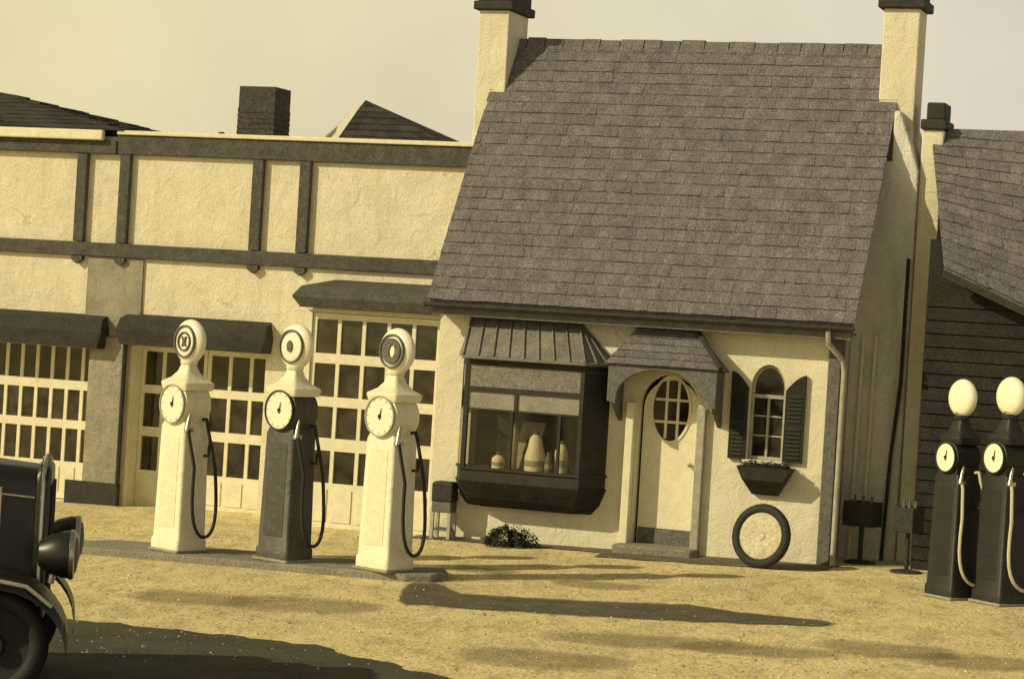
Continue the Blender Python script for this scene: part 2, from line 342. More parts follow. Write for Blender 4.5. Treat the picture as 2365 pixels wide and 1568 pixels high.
# pump island
def island():
    m = MB(); u0, u1 = U(330, 1279, -3), U(985, 1335, -3)
    A = GR(345, 1282); B = GR(945, 1333); d = (B - A); d.z = 0; ln = d.length; ang = math.atan2(d.y, d.x)
    hw = .46; pl = [(-.7, 0), (ln + .12, 0), (ln + .34, .12), (ln + .36, .46), (ln + .1, 2 * hw), (-.7, 2 * hw), (-.95, .5), (-.95, .15)]
    n = len(pl); m.prism(pl, -.3, .07, 'z'); o = m.build('pump_island', STONE, None, bevel=.02)
    o.location = (A.x + math.sin(ang) * .36, A.y - math.cos(ang) * .36, gz(A.x)); o.rotation_euler = (0, -math.atan(.022 * math.cos(ang)) , ang); struct(o)
island()

# ------------------------------------------------------------------ cottage
FR = -AL
cot = thing('cottage', 'white stucco cottage filling station with a steep grey shingle roof and two end chimneys', 'building', (OX, OY, 0), FR)
RV, RZ, EV, EZ = 1.62, 5.70, -.30, 2.62
UL, UR, WE = 0.0, 4.74, 4.44
slope = (RZ - EZ) / (RV - EV)
def roofz(v): return EZ + slope * (v - EV) if v < RV else RZ - slope * (v - RV)
DU0, DU1 = 2.38, 3.06
door_hole = [(DU0, .04), (DU1, .04)] + arc((DU0 + DU1) / 2, 1.60, (DU1 - DU0) / 2, .34, 0, 180)
WU0, WU1, WZ0 = 3.62, 4.00, 1.10
win_hole = [(WU0, WZ0), (WU1, WZ0)] + arc((WU0 + WU1) / 2, 1.86, (WU1 - WU0) / 2, .26, 0, 180)
bay_hole = [(.45, .70), (1.95, .70), (1.95, 2.0), (.45, 2.0)]
m = MB()
m.slab([(0.02, -.6), (WE, -.6), (WE, 2.66), (0.02, 2.66)], [door_hole, win_hole, bay_hole], 0, .2)
gp = [(.2, -.6), (3.24, -.6), (3.24, 2.9), (RV, RZ - .32), (.2, 3.0)]
m.prism(gp, .02, .2, 'x'); m.prism(gp, WE - .2, WE, 'x')
m.box(.2, WE - .2, 3.06, 3.24, -.6, 2.66)
m.build('wall', STUCCO2, cot)
m = MB(); m.box(.2, WE - .2, .2, 3.06, -.1, .02); m.box(.2, WE - .2, .2, 3.06, 2.64, 2.66)
m.box(.2, WE - .2, 1.7, 1.72, .02, 2.64); m.box(2.16, 2.2, .2, 1.7, .02, 2.64); m.build('interior', INSIDE, cot)
# roof: deck, then courses of split shingles front and back, ridge, verge
m = MB()
th = .10
m.prism([(EV, EZ), (RV, RZ), (RV * 2 - EV, EZ), (RV * 2 - EV, EZ - th), (RV, RZ - th * 1.9), (EV, EZ - th)], UL, UR, 'x')
roof = m.build('roof', SHINGLE, cot)
m = MB()
m.shingles((UL - .02, EV - .03, EZ - .02), (UR + .02, EV - .03, EZ - .02), (UR + .02, RV, RZ + .02), (UL - .02, RV, RZ + .02), 24, .11, .016, .002)
m.shingles((UR + .02, 2 * RV - EV, EZ), (UL - .02, 2 * RV - EV, EZ), (UL - .02, RV, RZ + .02), (UR + .02, RV, RZ + .02), 12, .3, .024)
x = UL
while x < UR:
    e = min(x + random.uniform(.2, .3), UR + .02); h = random.uniform(.03, .05)
    m.hexa([(x, RV - .1, RZ - .12), (e - .012, RV - .1, RZ - .12), (e - .012, RV + .1, RZ - .12), (x, RV + .1, RZ - .12), (x, RV - .03, RZ + h), (e - .012, RV - .03, RZ + h), (e - .012, RV + .03, RZ + h), (x, RV + .03, RZ + h)]); x = e
m.build('shingle', SHINGLE, roof, merge=False)
m = MB(); m.box(UL + .02, UR - .02, EV + .035, EV + .075, EZ - .185, EZ - .07); m.box(UL + .02, UR - .02, EV + .075, .0, EZ - .14, EZ - .115)
m.build('fascia', TRIM, cot)
m = MB(); m.tube([(UL - .05, EV - .035, EZ - .075), (UR + .02, EV - .035, EZ - .075)], .026, 8); m.build('gutter', DKTRIM, cot, True)
# corner board, downpipe
m = MB(); m.box(WE + .003, WE + .14, -.03, .16, -.4, 2.44); m.build('corner_board', TRIM, cot, bevel=.012)
m = MB(); m.tube([(WE + .04, EV, EZ - .1), (WE + .05, EV + .02, EZ - .24), (WE + .17, -.10, 2.22), (WE + .19, -.08, 2.1), (WE + .19, -.08, .7), (WE + .19, -.08, .12), (WE + .21, -.16, .06)], .03, 10)
m.build('downpipe', GREYWH, cot, True)
# chimneys
def chimney(u0, u1, v0, v1, zb, zt):
    m = MB(); m.box(u0, u1, v0, v1, zb, zt); c = m.build('chimney', STUCCO2, cot, bevel=.015)
    m = MB(); m.box(u0 - .06, u1 + .06, v0 - .06, v1 + .06, zt + .0, zt + .10); m.box(u0 - .02, u1 + .02, v0 - .02, v1 + .02, zt + .10, zt + .22)
    m.build('chimney_cap', DKTRIM, c, bevel=.012)
    m = MB(); m.lathe([(.10, 0), (.085, .32), (.10, .36)], ((u0 + u1) / 2, (v0 + v1) / 2, zt + .22), n=16); m.build('chimney_pot', BRICK, c, True)
chimney(U(1103, 110, 1.2), U(1172, 110, 1.2), 1.2, 1.86, 4.3, Z(1140, 22, 1.14))
chimney(U(2036, 120, 1.2), U(2120, 120, 1.2), 1.2, 1.62, 4.3, Z(2080, 18, 1.14))
FV = 1.08; fu0, fu1 = U(2121, 450, FV), U(2171, 450, FV)
# end chimney breast and outer flue, right gable
m = MB(); m.prism([(WE + .003, -.6), (fu0 - .003, -.6), (fu0 - .003, 4.30), (4.84, 4.95), (4.775, 4.95), (4.775, 4.40), (WE + .003, 4.40)], 1.0, 2.0, 'y'); m.build('chimney_breast', CEMENTL, cot, bevel=.02)
m = MB(); m.box(fu0, fu1, FV, 1.5, -.6, Z(2145, 300, FV)); fl = m.build('flue', STUCCO2, cot, bevel=.015)
m = MB(); m.box(fu0 - .02, fu1 + .03, FV - .04, 1.54, Z(2145, 300, FV), Z(2145, 276, FV)); m.box(fu0 + .03, fu1 + .0, FV + .02, 1.46, Z(2145, 276, FV), Z(2145, 236, FV)); m.build('flue_cap', DKTRIM, fl, bevel=.02)
m = MB(); m.tube([(fu0 - .04, .96, 3.35), (fu0 - .04, .95, 2.0), (fu0 - .10, .94, 1.2), (fu0 - .14, .94, -.1)], .02, 8); m.build('vent_pipe', DKTRIM, cot, True)
for du_, v_, mm_ in ((.16, .97, WHITE), (.30, .96, WHITE)):
    m = MB(); m.tube([(WE + du_, v_, 2.5), (WE + du_ - .01, v_, 1.2), (WE + du_ - .02, v_, -.1)], .022, 8); m.build('drainpipe', mm_, cot, True)
# door, step, jamb posts, hood
m = MB()
dl = [(DU0 + .03, .10), (DU1 - .03, .10)] + arc((DU0 + DU1) / 2, 1.58, (DU1 - DU0) / 2 - .03, .30, 0, 180)
ocx, ocz = U(1550, 945, .14), Z(1550, 945, .14); orx, orz = .205, .345
oval = arc(ocx, ocz, orx, orz, 0, 360, 28)[:-1]
m.slab(dl, [oval], .14, .19)
for s in (-.055, .075): m.box(ocx + s - .014, ocx + s + .014, .15, .18, ocz - orz * .93, ocz + orz * .93)
for s in (-.14, .10): m.box(ocx - orx * .9, ocx + orx * .9, .152, .178, ocz + s - .014, ocz + s + .014)
dr = m.build('door', WHITE, cot)
m = MB(); m.prism(arc(ocx, ocz, orx + .02, orz + .02, 0, 360, 28)[:-1], .163, .168); m.build('pane', GLASS, dr)
m = MB(); m.lathe([(.0, 0), (.022, .005), (.028, .03), (.018, .05), (.01, .06)], (DU1 - .09, .08, .98), 'y', 12); m.build('handle', CHROME, dr, True)
m = MB(); o2 = arc(ocx, ocz, orx + .025, orz + .025, 0, 360, 28)[:-1]; m.slab(o2, [oval], .125, .141); m.build('moulding', WHITE, dr)
m = MB(); m.slab([(DU0 + .04, .10), (DU1 - .04, .10), (DU1 - .04, .27), (DU0 + .04, .27)], [], .128, .141); m.build('kick_plate', TRIM, dr)
m = MB(); m.box(DU0 - .10, DU0 - .01, -.10, -.003, .0, 1.62); m.build('door_post', WHITE, cot, bevel=.01)
m = MB(); m.box(DU1 + .01, DU1 + .10, -.08, -.003, .0, 1.62); m.build('door_post', GREYWH, cot, bevel=.01)
m = MB(); m.box(DU0 - .1, DU1 + .1, -.34, .14, -.3, .10); m.build('doorstep', STONE, cot, bevel=.02)
hv = -.42
hA, hB = FP(1398, 832, hv), FP(1663, 834, hv); hC, hD = FP(1598, 752, -.05), FP(1482, 752, -.05)
hzl = min(hA[1], hB[1]) - .03; htop = (hC[1] + hD[1]) / 2
m = MB()
A, B, Cc, D = (hA[0], hv, hzl), (hB[0], hv, hzl), (hC[0], -.03, htop), (hD[0], -.03, htop)
A0, B0 = (hA[0], -.005, hzl - .02), (hB[0], -.005, hzl - .02)
m.poly([A, B, Cc, D]); m.poly([A0, A, D]); m.poly([B, B0, Cc]); m.poly([B0, A0, D, Cc]); m.poly([A, A0, B0, B])
hood = m.build('door_hood', SHINGLE, cot)
m = MB(); m.shingles(A, B, Cc, D, 6, .15, .016); m.shingles(B, B0, Cc, Vector(Cc) + Vector((0, -.01, 0)), 6, .13, .012); m.shingles(A0, A, Vector(D) + Vector((0, -.01, 0)), D, 6, .13, .012)
m.build('shingle', SHINGLE, hood, merge=False)
dm = (hA[0] + hB[0]) / 2
m = MB()
low = hzl - .40
vp = [(hA[0] + .03, hzl - .005), (hA[0] + .03, low)] + [(hA[0] + .13, low - .03)] + arc(ocx, hzl - .36, (hB[0] - hA[0]) / 2 - .16, .32, 180, 0, 16) + [(hB[0] - .13, low - .03), (hB[0] - .03, low), (hB[0] - .03, hzl - .005)]
m.prism(vp, hv + .03, hv + .09)
m.prism([(hv + .09, hzl - .02), (hv + .09, low), (-.004, low - .22), (-.004, hzl - .02)], hA[0] + .05, hA[0] + .10, 'x')
m.prism([(hv + .09, hzl - .02), (hv + .09, low), (-.004, low - .22), (-.004, hzl - .02)], hB[0] - .10, hB[0] - .05, 'x')
m.build('hood_valance', TRIM, cot, bevel=.008)
m = MB(); m.tube([Vector(B) + Vector((.02, -.02, .02)), Vector(Cc) + Vector((.02, -.03, .03))], .03, 6); m.build('hip_roll', DKTRIM, hood, True)
# bay window
bv = -.42
W0, F0, F1, W1 = (.33, 0), (U(1070, 950, bv), bv), (U(1346, 950, bv), bv), (2.06, 0)
zz = lambda y: Z(1210, y, bv)
zE, zb1, zb2, zt1, zt2, zg2, zs2, zk = zz(830), zz(846), zz(904), zz(918), zz(950), zz(1092), zz(1122), zz(1182)
def ringat(z, k=0., pull=0.):
    return [(W0[0] - k, -.004, z), (F0[0] + pull - k * .3, bv + pull - k, z), (F1[0] - pull + k * .3, bv + pull - k, z), (W1[0] + k, -.004, z)]
def bayband(m, z0, z1, k0=0., k1=None, p0=0., p1=0.):
    m.loft([ringat(z0, k0, p0), ringat(z1, k0 if k1 is None else k1, p1)])
m = MB()
bayband(m, zg2 - .005, zg2 + .02, .02)                              # sill nosing
bayband(m, zs2 + .0, zg2 - .008, 0); bayband(m, zE - .09, zE - .005, .0)
for (p, q) in ((W0, F0), (F0, F1), (F1, W1)):
    P, Q = Vector((*p, 0)), Vector((*q, 0)); d = (Q - P).normalized(); nn = Vector((d.y, -d.x, 0))
    L_ = (Q - P).length
    def bar(s0, s1, z0, z1, dep=.05, off=0.):
        a, b = P + d * s0 + nn * off, P + d * s1 + nn * off
        m.hexa([a + Vector((0, 0, z0)), b + Vector((0, 0, z0)), b - nn * dep + Vector((0, 0, z0)), a - nn * dep + Vector((0, 0, z0)), a + Vector((0, 0, z1)), b + Vector((0, 0, z1)), b - nn * dep + Vector((0, 0, z1)), a - nn * dep + Vector((0, 0, z1))])
    bar(0.002, .045, zg2 + .02, zE - .09); bar(L_ - .045, L_ - .002, zg2 + .02, zE - .09)
    bar(.045, L_ - .045, zt2 - .0, zt2 - .02, .04, -.004)
    bar(.045, L_ - .045, zb2 - .035, zb2 + .02, .045, -.003)
    if L_ > 1:
        bar(L_ * .425, L_ * .425 + .035, zt2, zb2 - .035, .04, -.002); bar(L_ * .40, L_ * .40 + .03, zg2 + .02, zt2 - .02, .04, -.002); bar(L_ * .80, L_ * .80 + .03, zg2 + .02, zt2 - .02, .04, -.002)
bay = m.build('bay_window', DKTRIM, cot)
m = MB()
def baywall(m, z0, z1, pull):
    r0, r1 = ringat(z0, 0, pull), ringat(z1, 0, pull)
    for i in range(3): m.poly([r0[i], r0[i + 1], r1[i + 1], r1[i]])
baywall(m, zg2 + .01, zt2 - .005, .022); m.build('pane', SHOPGLASS, bay)
m = MB(); r0, r1 = ringat(zt2, 0, .02), ringat(zb2, 0, .02); m.poly([r0[1], r0[2], r1[2], r1[1]]); m.build('transom_pane', mat('milky_glass', (.34, .32, .27), (.22, .21, .18), 6, .25, 0, 40, .2), bay)
m = MB(); bayband(m, zb2 + .02, zE - .09, -.012); m.build('signboard', mat('faded_signboard', (.23, .22, .19), (.15, .14, .125), 7, .7, .1, 50, .35), bay)
m = MB(); m.loft([ringat(zk, -.14, .14), ringat(zk + .10, -.05, .06), ringat(zs2 + .005, .02)]); m.build('skirt', WOODWALL, bay)
m = MB(); m.poly(ringat(zg2 + .012, -.01)); m.build('sill_board', GREYWH, bay)
m = MB(); q0, q1 = ringat(zg2 + .02, -.004), ringat(zE - .1, -.004); m.poly([q0[2], q0[3], q1[3], q1[2]]); m.poly([Vector(q0[2]) + Vector((-.03, .03, 0)), Vector(q0[3]) + Vector((-.03, .0, 0)), Vector(q1[3]) + Vector((-.03, .0, 0)), Vector(q1[2]) + Vector((-.03, .03, 0))]); m.build('side_shade_panel', DKTRIM, bay)  # opaque dark panels added to give the right facet its shade
m = MB(); m.hexa([(.46, .22, zg2 - .02), (1.94, .22, zg2 - .02), (1.94, .3, zg2 - .02), (.46, .3, zg2 - .02), (.46, .22, 1.99), (1.94, .22, 1.99), (1.94, .3, 1.99), (.46, .3, 1.99)]); m.build('backdrop', INSIDE, bay)
ru0, ru1, rzt = .40, 1.66, 2.44
e = ringat(zE, .06); t0, t1 = (ru0, -.012, rzt), (ru1, -.012, rzt)
m = MB(); m.poly([e[1], e[2], t1, t0]); m.poly([e[0], e[1], t0]); m.poly([e[2], e[3], t1]); m.poly([e[3], e[0], t0, t1]); m.poly(e[::-1]); 
m.build('bay_roof', SEAM, bay)
m = MB()
for k in range(9):
    t = k / 8; p0 = Vector(e[1]).lerp(Vector(e[2]), t) + Vector((0, -.008, .008)); p1 = Vector(t0).lerp(Vector(t1), t) + Vector((0, -.008, .008)); m.tube([p0, p1], .011, 6)
for k in range(1, 4):
    t = k / 3; p0 = Vector(e[2]).lerp(Vector(e[3]), t) + Vector((.008, -.004, .008)); m.tube([p0, Vector(t1) + Vector((.008, -.004, .004))], .011, 6)
m.tube([Vector(e[1]) + Vector((0, -.006, -.01)), Vector(e[2]) + Vector((.006, -.006, -.01)), Vector(e[3]) + Vector((.006, 0, -.01))], .02, 6)
m.build('roof_seam', SEAM, bay, True)
# arched window with shutters and flower box
m = MB(); wc = (WU0 + WU1) / 2
fo = [(WU0 + .005, WZ0 + .005), (WU1 - .005, WZ0 + .005)] + arc(wc, 1.86, (WU1 - WU0) / 2 - .005, .255, 0, 180)
fi1 = [(WU0 + .03, WZ0 + .04), (wc - .012, WZ0 + .04), (wc - .012, 1.76), (WU0 + .03, 1.76)]
fi2 = [(wc + .012, WZ0 + .04), (WU1 - .03, WZ0 + .04), (WU1 - .03, 1.76), (wc + .012, 1.76)]
fi3 = [(WU0 + .03, 1.80), (WU1 - .03, 1.80)] + arc(wc, 1.86, (WU1 - WU0) / 2 - .03, .225, 8, 172, 12)
m.slab(fo, [fi1, fi2, fi3], .06, .11)
for z_ in (1.36, 1.57): m.box(WU0 + .03, WU1 - .03, .075, .095, z_ - .008, z_ + .008)
wn = m.build('window', GREYWH, cot)
m = MB(); m.prism(fo, .083, .087); m.build('pane', GLASS, wn)
m = MB(); m.box(WU0 - .04, WU1 + .05, -.05, .06, WZ0 - .035, WZ0 + .002); m.build('sill', WHITE, wn, bevel=.008)
def shutter(ui, uo, tilt):
    m = MB(); zi, zo = 1.86, 2.03; n = 8; top = []
    for i in range(n + 1):
        t = i / n; top.append((uo + (ui - uo) * t, zo - (zo - zi) * (t ** 1.6)))
    out_ = [(ui, 1.10), (uo, 1.10)] + top[:-1] + [(ui, zi)]
    m.prism(out_, -.05, -.012)
    a, b = min(ui, uo), max(ui, uo)
    for k in range(16):
        z_ = 1.14 + k * .043
        if abs(z_ - 1.48) > .03: m.hexa([(a + .03, -.064, z_), (b - .03, -.064, z_), (b - .03, -.048, z_ + .012), (a + .03, -.048, z_ + .012), (a + .03, -.060, z_ + .006), (b - .03, -.060, z_ + .006), (b - .03, -.048, z_ + .03), (a + .03, -.048, z_ + .03)])
    m.build('shutter', SHUT, cot)
shutter(WU0 - .015, WU0 - .20, 0); shutter(WU1 + .015, WU1 + .225, 0)
bu0, bu1 = 3.58, 4.16
m = MB(); pr = [(-.004, 1.04), (-.27, 1.04), (-.24, .90), (-.06, .74), (-.004, .74)]
k0 = [(bu0, y, z) for y, z in pr]; 
m.loft([[(bu0 + .45 * (1.04 - z), y, z) for y, z in pr], [(bu1 - .55 * (1.04 - z), y, z) for y, z in pr]])
wb = m.build('window_box', DKTRIM, cot)
m = MB()
for i in range(420):
    p = Vector((random.uniform(bu0 + .02, bu1 - .02), random.uniform(-.27, -.05), 1.03 + random.random() ** 1.5 * .07)); a = random.uniform(0, 6.28); s_ = random.uniform(.012, .026)
    d1 = Vector((math.cos(a), math.sin(a), random.uniform(-.5, .5))) * s_; d2 = Vector((-math.sin(a), math.cos(a), random.uniform(-.6, .6))) * s_ * .6
    m.poly([p - d1, p + d2, p + d1, p - d2])
m.build('foliage', LEAF, wb, merge=False)

# ------------------------------------------------------------------ garage
gar = thing('garage', 'half-timbered cream garage with glazed doors under dark canopies, left of the cottage', 'building', (OX, OY, 0), FR)
GV = .95
gU = lambda x, y: U(x, y, GV); gZ = lambda x, y: Z(x, y, GV)
uL, uR = -9.2, .12
b1 = (-8.1, gU(201, 950)); b2 = (gU(294, 1000), gU(604, 1000)); GB = -.14
dh1, dh2 = gZ(120, 790), gZ(440, 800)
pan = lambda a, h: [(a[0], GB), (a[1], GB), (a[1], h), (a[0], h)]
m = MB(); m.slab([(uL, -.7), (uR, -.7), (uR, 4.36), (uL, 4.36)], [pan(b1, dh1), pan(b2, dh2)], GV, GV + .34)
m.box(uL, uL + .2, GV + .345, 6.6, -.7, 4.36); m.box(uR - .2, uR, GV + .345, 6.6, -.7, 4.36); m.box(uL, uR, 6.6, 6.8, -.7, 4.36)
m.build('wall', STUCCO, gar)
m = MB(); m.box(uL + .2, uR - .2, GV + .0, 6.6, -.25, GB - .004); m.box(uL + .2, uR - .2, GV + .345, 6.6, 2.5, 2.55); m.box(b1[1] + .1, b1[1] + .2, GV + .345, 6.6, GB, 2.5); m.build('interior', INSIDE, gar)
m = MB(); m.box(uL - .02, uR, GV + .05, 6.8, 4.362, 4.42); m.build('flat_roof', TAR, gar)
# timber framing
m = MB()
zt0, zt1 = gZ(500, 366), gZ(500, 321)
uc = gU(278, 330)
m.box(uc, uR, GV - .07, GV - .003, zt0, zt1)
m.build('top_beam', TIMBER, gar, bevel=.012)
m = MB(); m.box(uL, uc - .003, GV - .09, GV - .003, gZ(120, 352), gZ(120, 321)); m.build('top_beam', TIMBER, gar, bevel=.012)
m = MB(); m.box(uc, uR, GV - .10, GV + .3, zt1 + .003, zt1 + .055); m.build('coping', WHITE, gar, bevel=.01)
m = MB(); m.box(uL, uc - .16, GV - .17, GV - .093, gZ(120, 322), gZ(120, 299)); m.build('eaves_gutter', WHITE, gar, bevel=.015)
zl0, zl1 = gZ(650, 616), gZ(650, 583)
m = MB(); m.box(uL, uR, GV - .065, GV - .003, zl0, zl1); m.build('lower_beam', TIMBER, gar, bevel=.012)
for xt in (191, 290, 597, 706):
    u_ = gU(xt, 470); hw = .072
    m = MB(); ztp = zt0 - .003 if xt > 250 else gZ(120, 352) - .003
    m.prism([(u_ - hw, ztp), (u_ - hw, zl1 + .003), (u_ + hw, zl1 + .003), (u_ + hw, ztp)], GV - .075, GV - .003); m.build('post', TIMBER, gar, bevel=.012)
    m = MB(); m.prism([(u_ - hw, zl0 - .003), (u_ - hw, zl0 - .05), (u_, zl0 - .10), (u_ + hw, zl0 - .05), (u_ + hw, zl0 - .003)], GV - .075, GV - .003); m.build('corbel', TIMBER, gar)
# wall strip and upright between the left doors, shade put in as grey
m = MB(); m.box(gU(203, 670), gU(330, 670), GV - .03, GV - .003, dh2 + .05, zl0 - .006); m.box(b1[1] + .02, b2[0] - .03, GV - .06, GV - .003, GB + .02, dh2 + .047); m.build('shade_toned_pier', CEMENT_AND_SHADE, gar)
m = MB(); m.box(b1[1] - .2, b2[0] - .02, GV - .09, GV - .062, -.3, GB + .28); m.build('plinth', DKTRIM, gar)
m = MB(); m.tube([(b2[0] - .045, GV - .1, dh2 + .1), (b2[0] - .045, GV - .1, -.2)], .028, 8); m.build('downpipe', DKTRIM, gar, True)
# canopies over the left doors
def canopy(u0, u1, z0, z1, v0, v1, name='canopy'):
    m = MB(); m.loft([[(u0 + .06, v0 + .02, z0), (u1 - .06, v0 + .02, z0), (u1 - .02, v1, z0), (u0 + .02, v1, z0)], [(u0, v0, z0 + (z1 - z0) * .55), (u1, v0, z0 + (z1 - z0) * .55), (u1, v1, z0 + (z1 - z0) * .55), (u0, v1, z0 + (z1 - z0) * .55)],
                     [(u0 + .02, v0 + .06, z1), (u1 - .02, v0 + .06, z1), (u1 - .04, v1, z1 + .06), (u0 + .04, v1, z1 + .06)]])
    c = m.build(name, TAR, gar)
    return c
cv = GV - .24
canopy(uL, U(232, 770, cv), Z(120, 798, cv), Z(120, 732, cv), cv, GV - .003)
canopy(U(266, 770, cv), U(612, 770, cv), Z(440, 806, cv), Z(440, 745, cv), cv, GV - .003)
# glazed doors
def garage_door(u0, u1, z0, z1, v, cols, rows, leaves, name='garage_door', m0=WHITE):
    W = u1 - u0; lw = W / leaves; cpl = cols // leaves
    for k in range(leaves):
        a, b = u0 + k * lw + .004, u0 + (k + 1) * lw - .004
        pw = (b - a - .05) / cpl; holes = []
        for c_ in range(cpl):
            for (ra, rb) in rows: holes.append([(a + .025 + c_ * pw + .022, ra - .012), (a + .025 + (c_ + 1) * pw - .022, ra - .012), (a + .025 + (c_ + 1) * pw - .022, rb + .012), (a + .025 + c_ * pw + .022, rb + .012)])
        m = MB(); m.slab([(a, z0 + .01), (b, z0 + .01), (b, z1 - .004), (a, z1 - .004)], holes, v, v + .05)
        zp = rows[-1][0] - .06
        for c_ in range(cpl):      # recessed lower panels with raised rails
            x0, x1 = a + .025 + c_ * pw + .035, a + .025 + (c_ + 1) * pw - .035
            m.box(x0, x1, v - .012, v - .001, z0 + .10, zp - .02)
        d = m.build(name, m0, gar)
        m = MB(); m.box(a + .03, b - .03, v + .02, v + .026, rows[-1][0] - .02, rows[0][1] + .02); m.build('pane', GLASS, d)
        if k: 
            m = MB(); m.tube([(a + .03, v - .04, .9), (a + .03, v - .04, 1.05)], .012, 8); m.build('handle', DKTRIM, d)
GD = GV + .26
rz_ = lambda x, ys, v: [(Z(x, b, v), Z(x, a, v)) for a, b in ys]
garage_door(b1[0], b1[1], GB, dh1, GD, 14, rz_(140, ((802, 874), (900, 966), (990, 1062)), GD), 2)
garage_door(b2[0], b2[1], GB, dh2, GD, 6, rz_(530, ((826, 900), (924, 998), (1025, 1100)), GD), 2)
# right-hand bay: projecting box with a pent roof
v3 = .10
u30, u31 = U(708, 950, v3), -.004
h3 = Z(850, 728, v3)
rows3 = rz_(790, ((742, 816), (844, 916), (944, 1012), (1046, 1116)), v3 + .03)
m = MB(); m.box(u30 - .09, u30, v3, GV - .003, -.5, h3 + .03); m.box(u30, u31, v3, GV - .003, h3, h3 + .06); m.build('bay_frame', WHITE, gar)
m = MB(); m.box(u30, u31, .9, .93, -.12, h3 - .003); m.build('bay_lining', INSIDE, gar)
garage_door(u30 + .002, u31 - .003, -.10, h3 - .003, v3 + .03, 5, rows3, 1)
pv = -.10
pz0, pz1 = Z(850, 718, pv), Z(850, 668, pv)
m = MB(); e0, e1 = U(672, 690, pv), -.035
m.loft([[(e0 + .10, pv + .04, pz0), (e1, pv + .04, pz0), (e1, GV - .01, pz0), (e0 + .10, GV - .01, pz0)], [(e0, pv, pz0 + .12), (e1, pv, pz0 + .12), (e1, GV - .01, pz0 + .12), (e0, GV - .01, pz0 + .12)], [(e0 + .07, pv + .1, pz1), (e1, pv + .1, pz1), (e1, GV - .01, pz1 + .10), (e0 + .07, GV - .01, pz1 + .10)]])
m.build('pent_roof', TIMBER, gar, bevel=.01)
# hipped roof at the far left
q = lambda x, y, v: (*[FP(x, y, v)[0]], v, FP(x, y, v)[1])
cR = q(283, 302, GV - .12); rg = q(0, 214, 2.8); k_ = (rg[2] - cR[2]) / (rg[1] - cR[1])
rl = (rg[0] - 1.2, rg[1], rg[2] + .0); cL = (uL - .4, cR[1], cR[2])
hb = (cR[0], 2 * rg[1] - cR[1], cR[2]); hl = (cL[0], hb[1], cR[2])
m = MB(); m.poly([cL, cR, rg, (cL[0] + .3, rg[1], rg[2])]); m.poly([cR, hb, rg]); m.poly([hb, hl, (cL[0] + .3, rg[1], rg[2]), rg]); m.poly([cL, (cL[0] + .3, rg[1], rg[2]), hl]); m.poly([cL, hl, hb, cR])
hr = m.build('hipped_roof', TAR, gar)
m = MB(); m.shingles(cL, cR, rg, (cL[0] + .3, rg[1], rg[2]), 9, .22, .02); m.shingles(cR, hb, rg, Vector(rg) + Vector((0, .02, 0)), 9, .22, .02); m.build('shingle', TAR, hr, merge=False)
# pyramid roof light behind the parapet, chimney stack and vent
pk = q(847, 233, 3.0); fl_ = q(772, 316, 2.1); fr_ = q(1068, 322, 2.1); bl_ = q(700, 312, 3.9)
zb = 4.40
fl_, fr_, bl_ = (fl_[0], 2.1, zb), (fr_[0], 2.1, zb), (bl_[0], 3.9, zb); br_ = (fr_[0], 3.9, zb)
m = MB(); m.poly([fl_, fr_, pk]); m.poly([fr_, br_, pk]); m.poly([br_, bl_, pk]); m.poly([fl_, br_, fr_]); m.poly([fl_, bl_, br_]); pr_ = m.build('pyramid_roof', TAR, gar)
m = MB(); m.shingles(fl_, fr_, pk, Vector(pk) - Vector((.02, 0, 0)), 8, .2, .016); m.build('shingle', TAR, pr_, merge=False)
m = MB(); n_l = Vector((-.02, 0, .02)); m.poly([Vector(bl_) + n_l, Vector(fl_) + n_l, Vector(pk) + n_l]); m.poly([bl_, fl_, pk]); m.build('painted_sunlit_slope', SUNLIT_TONE, pr_)  # left slope made pale, its sunlight put into the colour
c0, c1 = U(551, 250, 2.3), U(634, 250, 2.3)
m = MB(); zc = Z(590, 200, 2.3); m.box(c0, c1, 2.3, 2.75, 4.3, zc - .06); m.box(c0 + .0, c1 - .0, 2.302, 2.748, zc - .06, zc)
for k in range(7):
    z_ = 4.42 + k * .068; 
    if z_ < zc: m.box(c0 - .006, c1 + .006, 2.294, 2.756, z_, z_ + .056)
ch = m.build('chimney', BRICK, gar)
m = MB(); m.lathe([(.09, 0), (.10, .04), (.03, .12)], (U(512, 302, 2.2), 2.2, 4.44), n=12); m.box(U(512, 302, 2.2) - .05, U(512, 302, 2.2) + .05, 2.15, 2.25, 4.40, 4.46); m.build('roof_vent', DKTRIM, gar, True)

# ------------------------------------------------------------------ house on the right
hs = thing('house', 'dark boarded house with a grey shingle roof, behind the gas pumps right of the cottage', 'building', (OX, OY, 0), FR)
HV = .05
def hp(x, y, v): u_, z_ = FP(x, y, v); return Vector((u_, v, z_))
eL, eR = hp(2180, 618, HV), hp(2400, 722, HV)
tL, tR = hp(2150, 297, HV + 1.2), hp(2410, 302, HV + 1.2); tR.z = tL.z
ext = Vector((3.4, 0, 0))
dE = (eR - eL)
sh_ = Vector((0, .07, -.05)); m = MB(); m.poly([eL + sh_, eR + sh_, tL + sh_]); m.poly([eR + sh_, tR + sh_, tL + sh_]); m.poly([eR + sh_, eR + ext + sh_, tR + ext + sh_, tR + sh_])
bk = Vector((0, 1.6, -1.9)); m.poly([tL, tR, tR + ext, tR + ext + bk, tL + bk])
m.poly([eL - Vector((0, 0, .1)), eR - Vector((0, 0, .1)), eR, eL]); m.poly([eR - Vector((0, 0, .1)), eR + ext - Vector((0, 0, .1)), eR + ext, eR])
hrf = m.build('roof', SHINGLE, hs)
m = MB(); m.shingles(eL, eR, tR, tL, 15, .19, .022); m.shingles(eR, eR + ext, tR + ext, tR, 15, .3, .022); m.build('shingle', SHINGLE, hrf, merge=False)
